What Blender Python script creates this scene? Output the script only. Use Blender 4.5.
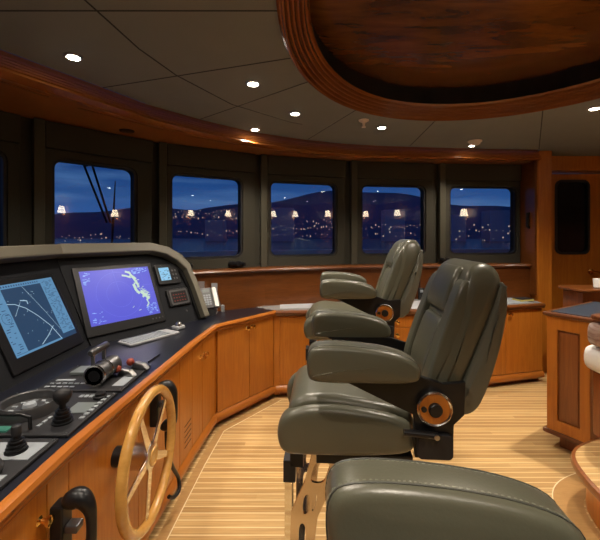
import bpy, bmesh, math, random
from mathutils import Vector, Matrix
C = bpy.context.scene
for o in list(bpy.data.objects): bpy.data.objects.remove(o)
random.seed(7)
PI = math.pi
# ------------------------------------------------------------------ camera
cd = bpy.data.cameras.new('camera'); cam = bpy.data.objects.new('camera', cd); C.collection.objects.link(cam)
cam.location = (0, 0, 1.6); cam.rotation_euler = (PI/2, 0, 0)
cd.sensor_width = 36; cd.lens = 36*365/600; cd.shift_y = -34/600; cd.clip_start = 0.02; cd.clip_end = 6000
C.camera = cam
# ------------------------------------------------------------------ world: dusk sky
w = bpy.data.worlds.new('dusk'); C.world = w; w.use_nodes = True
nt = w.node_tree; nt.nodes.clear()
def N(t, **k):
    n = nt.nodes.new(t)
    for a, b in k.items(): setattr(n, a, b)
    return n
tc = N('ShaderNodeTexCoord'); sx = N('ShaderNodeSeparateXYZ'); nt.links.new(tc.outputs['Generated'], sx.inputs[0])
rp = N('ShaderNodeValToRGB'); cr = rp.color_ramp
cr.elements[0].position = 0.0; cr.elements[0].color = (.05, .13, .38, 1)
cr.elements[1].position = .22; cr.elements[1].color = (.006, .032, .15, 1)
e = cr.elements.new(.08); e.color = (.03, .105, .32, 1)
nt.links.new(sx.outputs['Z'], rp.inputs[0])
mp = N('ShaderNodeMapping'); mp.inputs['Scale'].default_value = (2.2, 2.2, 16)
nz = N('ShaderNodeTexNoise'); nz.inputs['Scale'].default_value = 1.6; nz.inputs['Detail'].default_value = 4
nt.links.new(tc.outputs['Generated'], mp.inputs[0]); nt.links.new(mp.outputs[0], nz.inputs[0])
cl = N('ShaderNodeValToRGB'); cl.color_ramp.elements[0].position = .47; cl.color_ramp.elements[1].position = .7
nt.links.new(nz.outputs[0], cl.inputs[0])
mx = N('ShaderNodeMixRGB'); mx.inputs[2].default_value = (.075, .17, .38, 1)
nt.links.new(cl.outputs[0], mx.inputs[0]); nt.links.new(rp.outputs[0], mx.inputs[1])
bg = N('ShaderNodeBackground'); bg.inputs[1].default_value = 1.0
nt.links.new(mx.outputs[0], bg.inputs[0]); wo = N('ShaderNodeOutputWorld'); nt.links.new(bg.outputs[0], wo.inputs[0])
vs = C.view_settings; vs.view_transform = 'Standard'; vs.look = 'None'; vs.gamma = 1; vs.use_curve_mapping = False
vs.exposure = 0.0
LAMP = 80.0          # watts of each ceiling downlight
WARM = (1.0, .87, .72)
# ------------------------------------------------------------------ materials
def mat(name, col, rough=.5, metal=0, spec=.5, emit=None, es=1, coat=0, bump=0, bscale=200, var=0):
    m = bpy.data.materials.new(name); m.use_nodes = True; t = m.node_tree; b = t.nodes['Principled BSDF']
    b.inputs['Base Color'].default_value = (*col, 1); b.inputs['Roughness'].default_value = rough
    b.inputs['Metallic'].default_value = metal; b.inputs['Specular IOR Level'].default_value = spec
    b.inputs['Coat Weight'].default_value = coat; b.inputs['Coat Roughness'].default_value = .12
    if emit: b.inputs['Emission Color'].default_value = (*emit, 1); b.inputs['Emission Strength'].default_value = es
    c = t.nodes.new('ShaderNodeTexCoord'); n = t.nodes.new('ShaderNodeTexNoise'); t.links.new(c.outputs['Object'], n.inputs[0])
    n.inputs['Scale'].default_value = bscale; n.inputs['Detail'].default_value = 3
    if bump:
        bp = t.nodes.new('ShaderNodeBump'); bp.inputs['Strength'].default_value = bump; bp.inputs['Distance'].default_value = .002
        t.links.new(n.outputs[0], bp.inputs['Height']); t.links.new(bp.outputs[0], b.inputs['Normal'])
    if var:
        n2 = t.nodes.new('ShaderNodeTexNoise'); n2.inputs['Scale'].default_value = 4; t.links.new(c.outputs['Object'], n2.inputs[0])
        mm = t.nodes.new('ShaderNodeMixRGB'); mm.inputs[1].default_value = (*col, 1)
        mm.inputs[2].default_value = (*[x*(1-var) for x in col], 1)
        t.links.new(n2.outputs[0], mm.inputs[0]); t.links.new(mm.outputs[0], b.inputs['Base Color'])
    return m
def wood(name, c1, c2, scale=(30, 30, 2), rough=.3, coat=.3, dist=1.5, spec=.4):
    m = bpy.data.materials.new(name); m.use_nodes = True; t = m.node_tree; b = t.nodes['Principled BSDF']
    c = t.nodes.new('ShaderNodeTexCoord'); mpp = t.nodes.new('ShaderNodeMapping'); mpp.inputs['Scale'].default_value = scale
    n = t.nodes.new('ShaderNodeTexNoise'); n.inputs['Scale'].default_value = 1; n.inputs['Detail'].default_value = 6
    n.inputs['Distortion'].default_value = dist; n.inputs['Roughness'].default_value = .6
    r = t.nodes.new('ShaderNodeValToRGB'); r.color_ramp.elements[0].color = (*c1, 1); r.color_ramp.elements[1].color = (*c2, 1)
    r.color_ramp.elements[0].position = .3; r.color_ramp.elements[1].position = .72
    t.links.new(c.outputs['Object'], mpp.inputs[0]); t.links.new(mpp.outputs[0], n.inputs[0]); t.links.new(n.outputs[0], r.inputs[0])
    t.links.new(r.outputs[0], b.inputs['Base Color'])
    b.inputs['Roughness'].default_value = rough; b.inputs['Coat Weight'].default_value = coat; b.inputs['Coat Roughness'].default_value = .15
    b.inputs['Specular IOR Level'].default_value = spec
    return m
M = {}
M['cherry'] = wood('cherry', (.36, .108, .011), (.48, .165, .019), coat=.12)
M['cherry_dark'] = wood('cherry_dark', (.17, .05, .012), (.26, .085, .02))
M['cherry_h'] = wood('cherry_h', (.30, .088, .012), (.42, .14, .02), scale=(3, 3, 40), rough=.3, coat=.25)
M['mahogany'] = wood('mahogany', (.10, .029, .006), (.155, .048, .010), scale=(4, 4, 40), rough=.3, coat=.15)
M['burl'] = wood('burl', (.06, .02, .005), (.19, .072, .016), scale=(3, 11, 8), rough=.22, coat=.4, dist=.5)
M['rimwood'] = wood('rim_wood', (.17, .052, .011), (.23, .074, .016), scale=(3, 3, 60), rough=.25, coat=.4)
M['fascia'] = wood('fascia_wood', (.34, .105, .02), (.44, .15, .03), scale=(3, 3, 60), rough=.25, coat=.4)
M['soffit'] = wood('soffit', (.34, .108, .02), (.40, .132, .027), scale=(8, 8, 8), rough=.28, coat=.4)
M['oak'] = wood('oak', (.46, .23, .05), (.60, .33, .085), scale=(6, 12, 12), rough=.2, coat=.7)
M['border'] = wood('border_teak', (.34, .19, .07), (.46, .27, .10), scale=(6, 30, 6))
M['holly'] = mat('holly_line', (.75, .62, .40), .4)
M['leather'] = mat('leather', (.094, .093, .064), .32, bump=.18, bscale=160, var=.18)
M['shell'] = mat('shell_leather', (.10, .10, .076), .42, bump=.15, bscale=160)
M['piping'] = mat('piping', (.045, .046, .036), .5)
M['stitch'] = mat('stitch', (.22, .22, .17), .7)
M['black'] = mat('black_plastic', (.008, .008, .009), .35, spec=.35)
M['matblack'] = mat('matt_black', (.013, .013, .015), .55, spec=.35)
M['console'] = mat('console_grey', (.012, .0128, .015), .6, spec=.1, bump=.15, bscale=600)
M['worktop'] = mat('worktop_black', (.008, .009, .015), .28, spec=.5, bump=.05, bscale=500)
M['hood'] = mat('hood_vinyl', (.12, .11, .082), .5, bump=.2, bscale=400)
M['wallfab'] = mat('wall_fabric', (.046, .043, .032), .9, spec=.15, bump=.3, bscale=500)
M['post'] = mat('post_fabric', (.066, .061, .044), .9, spec=.15, bump=.3, bscale=500)
M['ceil'] = mat('ceiling_fabric', (.205, .208, .185), .85, bump=.3, bscale=300, var=.12)
M['groove'] = mat('groove', (.03, .028, .024), .9)
M['rubber'] = mat('gasket_rubber', (.006, .006, .007), .6)
M['chrome'] = mat('chrome', (.78, .76, .72), .08, metal=1)
M['steel'] = mat('satin_steel', (.42, .42, .42), .28, metal=1)
M['gunmetal'] = mat('gunmetal', (.12, .12, .125), .3, metal=.7)
M['hubsteel'] = mat('hub_steel', (.7, .7, .7), .22, metal=1)
M['bracket'] = mat('polished_bracket', (.60, .52, .44), .14, metal=1)
M['brass'] = mat('brass', (.85, .58, .2), .18, metal=1)
M['white'] = mat('white_cloth', (.72, .72, .70), .8, bump=.2)
M['paper'] = mat('paper', (.34, .35, .37), .7, var=.15)
M['marble'] = mat('pale_counter', (.27, .265, .26), .25, var=.25)
M['navy'] = mat('blue_mat', (.016, .026, .045), .45, var=.3)
M['red'] = mat('red_knob', (.25, .04, .02), .3)
M['beige'] = mat('sensor_beige', (.85, .74, .64), .5)
M['acrylic'] = mat('acrylic', (.35, .30, .30), .2, var=.2)
M['label'] = mat('label_grey', (.28, .31, .34), .5, var=.2)
M['lcd'] = mat('lcd_grey', (.14, .16, .16), .3)
M['green'] = mat('green_key', (.03, .12, .09), .4, emit=(.02, .1, .07), es=.4)
M['yellow'] = mat('note_yellow', (.5, .42, .12), .7)
M['keygrey'] = mat('key_grey', (.30, .31, .32), .5)
M['hull'] = mat('outer_white', (.75, .77, .8), .5)
M['lampw'] = mat('lamp_glow', (1, 1, 1), .5, emit=(1, .9, .75), es=40)
M['shade'] = mat('shade_glow', (.9, .85, .75), .7, emit=(1, .82, .55), es=13)
def emis(name, col, s=1):
    m = mat(name, (0, 0, 0), .3, emit=col, es=s); return m
M['s_chart'] = emis('chart_blue', (.022, .055, .115)); M['s_side'] = emis('chart_side', (.11, .26, .44))
M['s_line'] = emis('chart_line', (.45, .65, .8)); M['s_radar'] = emis('radar_blue', (.095, .10, .66))
M['s_ring'] = emis('radar_ring', (.14, .16, .78)); M['s_echo'] = emis('radar_echo', (.55, .72, .58))
M['s_text'] = emis('radar_text', (.3, .5, .9)); M['s_red'] = emis('red_digits', (.22, .02, .01)); M['s_small'] = emis('small_screen', (.25, .55, .8))
M['s_dark'] = emis('screen_mark', (.02, .05, .12))
# glass
g = bpy.data.materials.new('window_glass'); g.use_nodes = True; t = g.node_tree; t.nodes.clear()
tr = t.nodes.new('ShaderNodeBsdfTransparent'); gl = t.nodes.new('ShaderNodeBsdfGlossy'); gl.inputs['Roughness'].default_value = 0.0
fr = t.nodes.new('ShaderNodeFresnel'); fr.inputs[0].default_value = 1.55; ms = t.nodes.new('ShaderNodeMixShader'); oo = t.nodes.new('ShaderNodeOutputMaterial')
tr.inputs[0].default_value = (.88, .92, .95, 1)
t.links.new(fr.outputs[0], ms.inputs[0]); t.links.new(tr.outputs[0], ms.inputs[1]); t.links.new(gl.outputs[0], ms.inputs[2]); t.links.new(ms.outputs[0], oo.inputs[0])
M['glass'] = g
M['darkglass'] = mat('dark_glass', (.004, .006, .010), .05)
# planked teak and holly floor
def floor_mat(name, pitch, axis='Y'):
    m = bpy.data.materials.new(name); m.use_nodes = True; t = m.node_tree; b = t.nodes['Principled BSDF']; L = t.links.new
    c = t.nodes.new('ShaderNodeTexCoord'); s = t.nodes.new('ShaderNodeSeparateXYZ'); L(c.outputs['Object'], s.inputs[0])
    def mth(op, a, bb=None):
        n = t.nodes.new('ShaderNodeMath'); n.operation = op
        for i, v in enumerate((a, bb)):
            if v is None: continue
            if isinstance(v, (int, float)): n.inputs[i].default_value = v
            else: L(v, n.inputs[i])
        return n.outputs[0]
    v = mth('DIVIDE', s.outputs[axis], pitch); idx = mth('FLOOR', v); fr_ = mth('FRACT', v)
    wn = t.nodes.new('ShaderNodeTexWhiteNoise'); wn.noise_dimensions = '2D'; cb = t.nodes.new('ShaderNodeCombineXYZ')
    seg = mth('FLOOR', mth('ADD', mth('MULTIPLY', s.outputs['X' if axis == 'Y' else 'Y'], .45), mth('MULTIPLY', idx, .37)))
    L(idx, cb.inputs[0]); L(seg, cb.inputs[1]); L(cb.outputs[0], wn.inputs[0])
    r = t.nodes.new('ShaderNodeValToRGB'); r.color_ramp.elements[0].color = (.43, .255, .095, 1); r.color_ramp.elements[1].color = (.62, .405, .17, 1); L(wn.outputs[0], r.inputs[0])
    mpp = t.nodes.new('ShaderNodeMapping'); mpp.inputs['Scale'].default_value = (3, 90, 1) if axis == 'Y' else (90, 3, 1); L(c.outputs['Object'], mpp.inputs[0])
    n = t.nodes.new('ShaderNodeTexNoise'); n.inputs['Scale'].default_value = 1; n.inputs['Detail'].default_value = 4; L(mpp.outputs[0], n.inputs[0])
    m1 = t.nodes.new('ShaderNodeMixRGB'); m1.blend_type = 'MULTIPLY'; m1.inputs[0].default_value = .55; L(r.outputs[0], m1.inputs[1]); 
    r2 = t.nodes.new('ShaderNodeValToRGB'); r2.color_ramp.elements[0].position = .3; r2.color_ramp.elements[0].color = (.45, .4, .35, 1); r2.color_ramp.elements[1].position = .6; L(n.outputs[0], r2.inputs[0]); L(r2.outputs[0], m1.inputs[2])
    ln = mth('LESS_THAN', fr_, .16)
    m2 = t.nodes.new('ShaderNodeMixRGB'); L(ln, m2.inputs[0]); L(m1.outputs[0], m2.inputs[1]); m2.inputs[2].default_value = (.70, .53, .28, 1)
    L(m2.outputs[0], b.inputs['Base Color']); b.inputs['Roughness'].default_value = .28; b.inputs['Coat Weight'].default_value = .25; b.inputs['Coat Roughness'].default_value = .2
    return m
M['floor'] = floor_mat('teak_holly', .052)
M['step'] = floor_mat('step_teak', .052)
# city hills
M['hazy_hill'] = mat('hazy_hill', (.025, .085, .18), .95, var=.2); M['sea'] = mat('sea', (.01, .02, .05), .2)  # blue of distance haze is put into the mountain colour
M['bldg'] = mat('far_building', (.30, .33, .42), .9)
M['citylight'] = emis('city_light', (1, .78, .6), .55)

# ------------------------------------------------------------------ helpers
INV = {}
def link(o): C.collection.objects.link(o); return o
def thing(name, label, cat, loc=(0, 0, 0), rotz=0, group=None, kind=None):
    o = link(bpy.data.objects.new(name, None)); o.location = loc; o.rotation_euler = (0, 0, rotz); o.empty_display_size = .1
    INV[o.name] = (Matrix.Translation(loc) @ Matrix.Rotation(rotz, 4, 'Z')).inverted()
    tag(o, label, cat, group, kind); return o
def tag(o, label=None, cat=None, group=None, kind=None):
    if label: o['label'] = label
    if cat: o['category'] = cat
    if group: o['group'] = group
    if kind: o['kind'] = kind
    return o
def obj(name, bm, m, parent=None, smooth=False, bevel=0, local=False, label=None):
    if parent is not None:
        if not local: bmesh.ops.transform(bm, matrix=INV[parent.name], verts=bm.verts)
        loc = None
    else:
        xs = [v.co.copy() for v in bm.verts]
        lo = Vector([min(c[i] for c in xs) for i in range(3)]); hi = Vector([max(c[i] for c in xs) for i in range(3)])
        loc = Vector(((lo.x+hi.x)/2, (lo.y+hi.y)/2, lo.z)); bmesh.ops.translate(bm, vec=-loc, verts=bm.verts)
    bmesh.ops.recalc_face_normals(bm, faces=bm.faces)
    me = bpy.data.meshes.new(name); bm.to_mesh(me); bm.free()
    me.materials.append(M[m])
    if smooth:
        for p in me.polygons: p.use_smooth = True
        me.set_sharp_from_angle(angle=math.radians(50 if smooth is True else smooth))
    o = link(bpy.data.objects.new(name, me))
    if parent is not None: o.parent = parent; INV[o.name] = INV[parent.name]
    else: o.location = loc; INV[o.name] = Matrix.Translation(-loc)
    if bevel:
        b = o.modifiers.new('bevel', 'BEVEL'); b.width = bevel; b.segments = 2; b.limit_method = 'ANGLE'; b.angle_limit = math.radians(40)
    if label: o['label'] = label
    return o
def struct(name, bm, m, **k):
    o = obj(name, bm, m, **k); o['kind'] = 'structure'; return o
def B(): return bmesh.new()
def box(bm, x0, x1, y0, y1, z0, z1, mtx=None):
    v = [bm.verts.new((x, y, z)) for x in (x0, x1) for y in (y0, y1) for z in (z0, z1)]
    for f in ((0, 1, 3, 2), (4, 6, 7, 5), (0, 4, 5, 1), (2, 3, 7, 6), (0, 2, 6, 4), (1, 5, 7, 3)): bm.faces.new([v[i] for i in f])
    if mtx is not None: bmesh.ops.transform(bm, matrix=mtx, verts=v)
    return bm
def frame(o, u, v, n):   # matrix from local (u,v,n) axes to world
    u, v, n = Vector(u).normalized(), Vector(v).normalized(), Vector(n).normalized()
    m = Matrix.Identity(4)
    for i in range(3): m[i][0] = u[i]; m[i][1] = v[i]; m[i][2] = n[i]; m[i][3] = o[i]
    return m
def prism(bm, poly, z0, z1, mtx=None):
    a = [bm.verts.new((p[0], p[1], z0)) for p in poly]; b = [bm.verts.new((p[0], p[1], z1)) for p in poly]; n = len(poly)
    bm.faces.new(a); bm.faces.new(b[::-1])
    for i in range(n): bm.faces.new((a[i], a[(i+1) % n], b[(i+1) % n], b[i]))
    if mtx is not None: bmesh.ops.transform(bm, matrix=mtx, verts=a+b)
    return bm
def rrect(x0, x1, y0, y1, r, n=5):
    P = []
    for cx, cy, a0 in ((x1-r, y0+r, -PI/2), (x1-r, y1-r, 0), (x0+r, y1-r, PI/2), (x0+r, y0+r, PI)):
        for i in range(n+1):
            a = a0+i*PI/2/n; P.append((cx+r*math.cos(a), cy+r*math.sin(a)))
    return P
def holed(bm, outer, holes, z0, z1, mtx=None):
    loops = []; es = []
    for lp in [outer]+holes:
        vs_ = [bm.verts.new((p[0], p[1], z0)) for p in lp]; loops.append(vs_)
        for i in range(len(vs_)): es.append(bm.edges.new((vs_[i], vs_[(i+1) % len(vs_)])))
    r = bmesh.ops.triangle_fill(bm, use_beauty=True, use_dissolve=False, edges=es)
    fs = [f for f in r['geom'] if isinstance(f, bmesh.types.BMFace)]
    ex = bmesh.ops.extrude_face_region(bm, geom=fs); vv = [v for v in ex['geom'] if isinstance(v, bmesh.types.BMVert)]
    bmesh.ops.translate(bm, vec=(0, 0, z1-z0), verts=vv)
    if mtx is not None: bmesh.ops.transform(bm, matrix=mtx, verts=sum(loops, [])+vv)
    return bm
def tube(bm, pts, r, seg=8, closed=False):
    pts = [Vector(p) for p in pts]; n = len(pts); rings = []
    up = None
    for i, p in enumerate(pts):
        if closed: tdir = (pts[(i+1) % n]-pts[i-1]).normalized()
        else: tdir = (pts[min(i+1, n-1)]-pts[max(i-1, 0)]).normalized()
        if up is None:
            up = Vector((0, 0, 1)) if abs(tdir.z) < .9 else Vector((1, 0, 0))
        a = (up-tdir*up.dot(tdir)).normalized(); up = a; b = tdir.cross(a)
        rr = r[i] if isinstance(r, (list, tuple)) else r
        rings.append([bm.verts.new(p+(a*math.cos(2*PI*k/seg)+b*math.sin(2*PI*k/seg))*rr) for k in range(seg)])
    for i in range(n if closed else n-1):
        A, D = rings[i], rings[(i+1) % n]
        for k in range(seg): bm.faces.new((A[k], A[(k+1) % seg], D[(k+1) % seg], D[k]))
    if not closed: bm.faces.new(rings[0][::-1]); bm.faces.new(rings[-1])
    return bm
def spl(P, n=6):
    P = [Vector(p) for p in P]; out = []
    for i in range(len(P)-1):
        a, b, c, d = P[max(i-1, 0)], P[i], P[i+1], P[min(i+2, len(P)-1)]
        for k in range(n):
            t = k/n; out.append(.5*((2*b)+(c-a)*t+(2*a-5*b+4*c-d)*t*t+(3*b-a-3*c+d)*t**3))
    return out+[P[-1]]
def cyl(bm, p0, p1, r, seg=20, r2=None): return tube(bm, [p0, p1], [r, r if r2 is None else r2], seg)
def lathe(bm, prof, c, axis=(0, 0, 1), seg=24):
    ax = Vector(axis).normalized(); a = Vector((1, 0, 0)) if abs(ax.x) < .9 else Vector((0, 1, 0)); a = (a-ax*a.dot(ax)).normalized(); b = ax.cross(a); c = Vector(c)
    R = []
    for (r, h) in prof:
        R.append([bm.verts.new(c+ax*h+(a*math.cos(2*PI*k/seg)+b*math.sin(2*PI*k/seg))*max(r, 1e-4)) for k in range(seg)])
    for i in range(len(R)-1):
        for k in range(seg): bm.faces.new((R[i][k], R[i][(k+1) % seg], R[i+1][(k+1) % seg], R[i+1][k]))
    bm.faces.new(R[0][::-1]); bm.faces.new(R[-1]); return bm
def smoothloop(P, it=2):
    for _ in range(it):
        Q = []
        n = len(P)
        for i in range(n):
            a, b = P[i], P[(i+1) % n]
            Q += [(a[0]*.75+b[0]*.25, a[1]*.75+b[1]*.25), (a[0]*.25+b[0]*.75, a[1]*.25+b[1]*.75)]
        P = Q
    return P
def inset(P, d):
    n = len(P); ar = sum(P[i][0]*P[(i+1) % n][1]-P[(i+1) % n][0]*P[i][1] for i in range(n)); s = 1 if ar > 0 else -1; Q = []
    for i in range(n):
        a, b = Vector(P[i-1]), Vector(P[(i+1) % n]); tt = (b-a).normalized(); nn = Vector((-tt.y, tt.x))*s
        Q.append((P[i][0]+nn.x*d, P[i][1]+nn.y*d))
    return Q
def pillow(bm, prof, y0, y1, r, dome=.006, k=5, it=2):
    """padded block: side profile in (x,z), extruded along y with rounded rims"""
    P = smoothloop(prof, it); n = len(P); cx = sum(p[0] for p in P)/n; cz = sum(p[1] for p in P)/n
    layers = []
    for s, yy in ((-1, y0), (1, y1)):
        L_ = []
        for q in (.35, .65, .86): L_.append(([(cx+(p[0]-cx)*q, cz+(p[1]-cz)*q) for p in inset(P, r)], yy+s*dome*(1-q*q)))
        for i in range(k+1):
            a = i/k*PI/2; L_.append((inset(P, r*(1-math.sin(a))), yy-s*r*(1-math.cos(a))))
        layers += L_ if s < 0 else L_[::-1]
    # order: y0 side from inside out, then y1 from outside in
    R = [[bm.verts.new((p[0], y, p[1])) for p in L] for L, y in layers]
    for i in range(len(R)-1):
        for j in range(n): bm.faces.new((R[i][j], R[i][(j+1) % n], R[i+1][(j+1) % n], R[i+1][j]))
    for ring in (R[0], R[-1]): bm.faces.new(ring)
    return bm
def offset_line(P, d):   # positive d = to the left of travel
    Q = []; n = len(P)
    for i in range(n):
        ds = []
        if i > 0: ds.append((Vector(P[i])-Vector(P[i-1])).normalized())
        if i < n-1: ds.append((Vector(P[i+1])-Vector(P[i])).normalized())
        nn = [Vector((-q.y, q.x)) for q in ds]; a = sum(nn, Vector((0, 0))).normalized()
        Q.append((P[i][0]+a.x*d/a.dot(nn[0]), P[i][1]+a.y*d/a.dot(nn[0])))
    return Q
def sweep(bm, P, prof):  # prof: closed loop of (offset,z)
    R = []
    cols = [offset_line(P, o) for o, z in prof]
    for i in range(len(P)): R.append([bm.verts.new((cols[j][i][0], cols[j][i][1], prof[j][1])) for j in range(len(prof))])
    m = len(prof)
    for i in range(len(P)-1):
        for j in range(m): bm.faces.new((R[i][j], R[i][(j+1) % m], R[i+1][(j+1) % m], R[i+1][j]))
    bm.faces.new(R[0]); bm.faces.new(R[-1][::-1]); return bm

# ------------------------------------------------------------------ floor, ceiling, shell
ZC = 2.6
struct('floor', box(B(), -3.6, 5.2, -2.0, 6.0, -.06, 0), 'floor')
NODES = [(-2.75, 1.78), (-2.05, 2.78), (-1.37, 3.5), (-.45, 4.03), (.59, 4.36), (1.7, 4.53), (2.83, 4.6)]
LEFT = [(-2.95, -1.9), (-3.05, -.3), (-3.05, .75)]
FAS = [(-2.15, -1.9), (-2.2, -.5), (-2.1, .5), (-1.88, 1.35), (-1.60, 1.97), (-1.33, 2.46), (-1.155, 2.78), (-.84, 3.15), (-.467, 3.5), (0, 3.77), (.45, 3.95), (.87, 4.05), (1.7, 4.15), (2.8, 4.24)]
EC, EA, EB = (1.15, 1.55), 1.25, 1.52
def ell(s, n=64): return [(EC[0]+EA*s_(a)*0+ (EA+s)*math.copysign(abs(math.cos(a))**.95, math.cos(a)), EC[1]+(EB+s)*math.copysign(abs(math.sin(a))**.95, math.sin(a))) for a in [2*PI*i/n for i in range(n)]]
s_ = lambda a: 0
outer = FAS+[(2.8, 4.62), (4.6, 4.62), (4.6, -1.9)]
struct('ceiling', holed(B(), outer, [ell(-.02)], ZC, ZC+.05), 'ceil')
k = 0
for a, b in (((-1.78, 1.62), (-.10, 1.62)), ((-1.33, 2.46), (-.05, 2.05)), ((-.85, 3.12), (.06, 2.36)), ((.08, 3.78), (.45, 2.88)), ((1.22, 4.05), (1.17, 3.12)), ((2.75, 4.2), (1.86, 2.79)), ((2.45, 1.6), (4.5, 1.6)), ((-2.1, .3), (-.02, .6))):
    k += 1; a = Vector(a); b = Vector(b); d = (b-a); m_ = frame((a.x, a.y, ZC-.0015), (d.x, d.y, 0), (-d.y, d.x, 0), (0, 0, 1))
    struct('trim_%d' % k, box(B(), 0, d.length, -.004, .004, 0, .003, m_), 'groove')
cur = [(-.95, -1.0), (-1.0, .4), (-.93, 1.4), (-.86, 1.95), (-.77, 2.27), (-.52, 2.77), (-.09, 3.2), (.02, 3.27)]
struct('trim_9', sweep(B(), cur, [(-.004, ZC-.0015), (.004, ZC-.0015), (.004, ZC+.002), (-.004, ZC+.002)]), 'groove')
# oval dome: reeded rim, dark upstand and burl panel
dome = thing('ceiling_dome', 'large oval recessed ceiling panel of dark polished burl wood inside a reeded rim', 'ceiling panel', (EC[0], EC[1], ZC))
def ring(bm, prof, n=96):
    R = []
    for (s, z) in prof: R.append([bm.verts.new((x, y, z)) for x, y in ell(s, n)])
    m = len(prof)
    for j in range(m):
        for i in range(n): bm.faces.new((R[j][i], R[j][(i+1) % n], R[(j+1) % m][(i+1) % n], R[(j+1) % m][i]))
    return bm
prof = [(.0, ZC+.01), (0, ZC-.025), (-.012, ZC-.035)]
for q in range(5):
    s0 = -.018-q*.021; z0 = ZC-.034+q*.0155
    prof += [(s0, z0), (s0-.006, z0-.006), (s0-.014, z0-.004), (s0-.018, z0+.006), (s0-.0195, z0+.016)]
prof += [(-.13, ZC+.045), (-.14, ZC+.06), (-.10, ZC+.07), (-.02, ZC+.06)]
obj('rim', ring(B(), prof), 'rimwood', dome, smooth=30)
obj('upstand', ring(B(), [(-.10, ZC+.055), (-.10, ZC+.21), (-.085, ZC+.21), (-.085, ZC+.055)]), 'matblack', dome)
bm = B(); R = []
for (q, z) in ((1, .205), (.9, .195), (.75, .19), (.5, .19), (.25, .19)):
    R.append([bm.verts.new((EC[0]+(x-EC[0])*q, EC[1]+(y-EC[1])*q, ZC+z)) for x, y in ell(-.09)])
for i in range(4):
    for j in range(64): bm.faces.new((R[i][j], R[i][(j+1) % 64], R[i+1][(j+1) % 64], R[i+1][j]))
bm.faces.new(R[-1]); obj('burl_panel', bm, 'burl', dome, smooth=True)
# soffit: reeded fascia and underside
prof = [(.0, 2.62), (0, 2.592)]
for q in range(4):
    z0 = 2.59-q*.0205; s0 = -.002-q*.012
    prof += [(s0+.004, z0), (s0-.012, z0-.002), (s0-.016, z0-.008), (s0-.014, z0-.015), (s0+.002, z0-.0185)]
prof += [(-.058, 2.505), (-.062, 2.49), (-.02, 2.485), (.05, 2.485), (.06, 2.62)]
prof = [(-o, z) for o, z in prof]
struct('trim_10', sweep(B(), FAS, [(-o+.05, z) for o, z in prof]), 'fascia', smooth=25)
wl = LEFT+NODES
bm = B()
poly = offset_line(FAS, .04)+[(2.83, 4.6)]+NODES[::-1][1:]+LEFT[::-1]
holed(bm, poly, [], 2.495, 2.52); struct('trim_11', bm, 'soffit')
k = 11
for (p0, p1) in (((-1.95, 1.65), (-1.62, 2.35)), ((-1.55, 2.55), (-1.15, 3.08)), ((-1.02, 3.25), (-.42, 3.72)), ((-.25, 3.84), (.45, 4.12)), ((.6, 4.18), (1.55, 4.30)), ((1.75, 4.34), (2.6, 4.4))):
    k += 1; a = Vector(p0); b = Vector(p1); d = b-a
    struct('trim_%d' % k, box(B(), 0, d.length, -.012, .012, 0, .004, frame((a.x, a.y, 2.4915), (d.x, d.y, 0), (-d.y, d.x, 0), (0, 0, 1))), 'cherry_dark')
# window facets
def rr(o, d, s, off=0): return None
SP = [(.15, .86), (.151, .78), (.129, .794), (.1185, .83), (.139, .841), (.147, .883)]
ZB, ZT = 1.385, 2.20
names = ['forward', 'forward_bow', 'bow', 'bow_side', 'side', 'side_aft']
post_k = 30
for i in range(6):
    a = Vector(NODES[i]); b = Vector(NODES[i+1]); d = b-a; Lc = d.length; u = d.normalized(); inn = Vector((u.y, -u.x))   # towards room
    F = frame((a.x, a.y, 0), (u.x, u.y, 0), (0, 0, 1), (inn.x, inn.y, 0))     # local: along, up, inward
    x0, x1 = SP[i][0]*Lc, SP[i][1]*Lc
    hole = rrect(x0-.004, x1+.004, ZB-.004, ZT+.004, .065)
    struct('wall_'+names[i], holed(B(), [(-.01, 1.2), (Lc+.01, 1.2), (Lc+.01, 2.56), (-.01, 2.56)], [hole], -.09, 0, F), 'wallfab')
    # raised surround panel and header
    s1 = Lc*.935
    struct('trim_%d' % post_k, holed(B(), [(.085, 1.262), (s1, 1.262), (s1, 2.28), (.085, 2.28)], [rrect(x0-.02, x1+.02, ZB-.02, ZT+.02, .08)], 0.001, .028, F), 'wallfab', bevel=.004); post_k += 1
    struct('trim_%d' % post_k, box(B(), .085, s1, 2.285, 2.49, 0.001, .05, F), 'wallfab', bevel=.004); post_k += 1
    struct('trim_%d' % post_k, box(B(), .005, .078, 1.262, 2.49, 0.001, .075, F), 'post', bevel=.006); post_k += 1
    wn_ = thing('window_%d' % (i+1), None, None, (a.x+u.x*(x0+x1)/2, a.y+u.y*(x0+x1)/2, ZB), 0, kind='structure')
    obj('gasket', holed(B(), rrect(x0-.018, x1+.018, ZB-.018, ZT+.018, .075), [rrect(x0+.002, x1-.002, ZB+.004, ZT-.002, .06)], -.03, .012, F), 'rubber', wn_)
    obj('pane', prism(B(), rrect(x0, x1, ZB, ZT, .06), -.024, -.020, F), 'glass', wn_)
# port side (near) wall pieces out of view
bm = B(); sweep(bm, LEFT+[NODES[0]], [(0, 0), (0, 2.56), (.09, 2.56), (.09, 0)]); struct('wall_port', bm, 'wallfab')
struct('wall_near', box(B(), -3.1, 4.7, -2.0, -1.9, 0, 2.7), 'cherry_dark')
struct('wall_aft', box(B(), 4.6, 4.7, -1.9, 6.0, 0, 2.7), 'cherry_dark')
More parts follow.
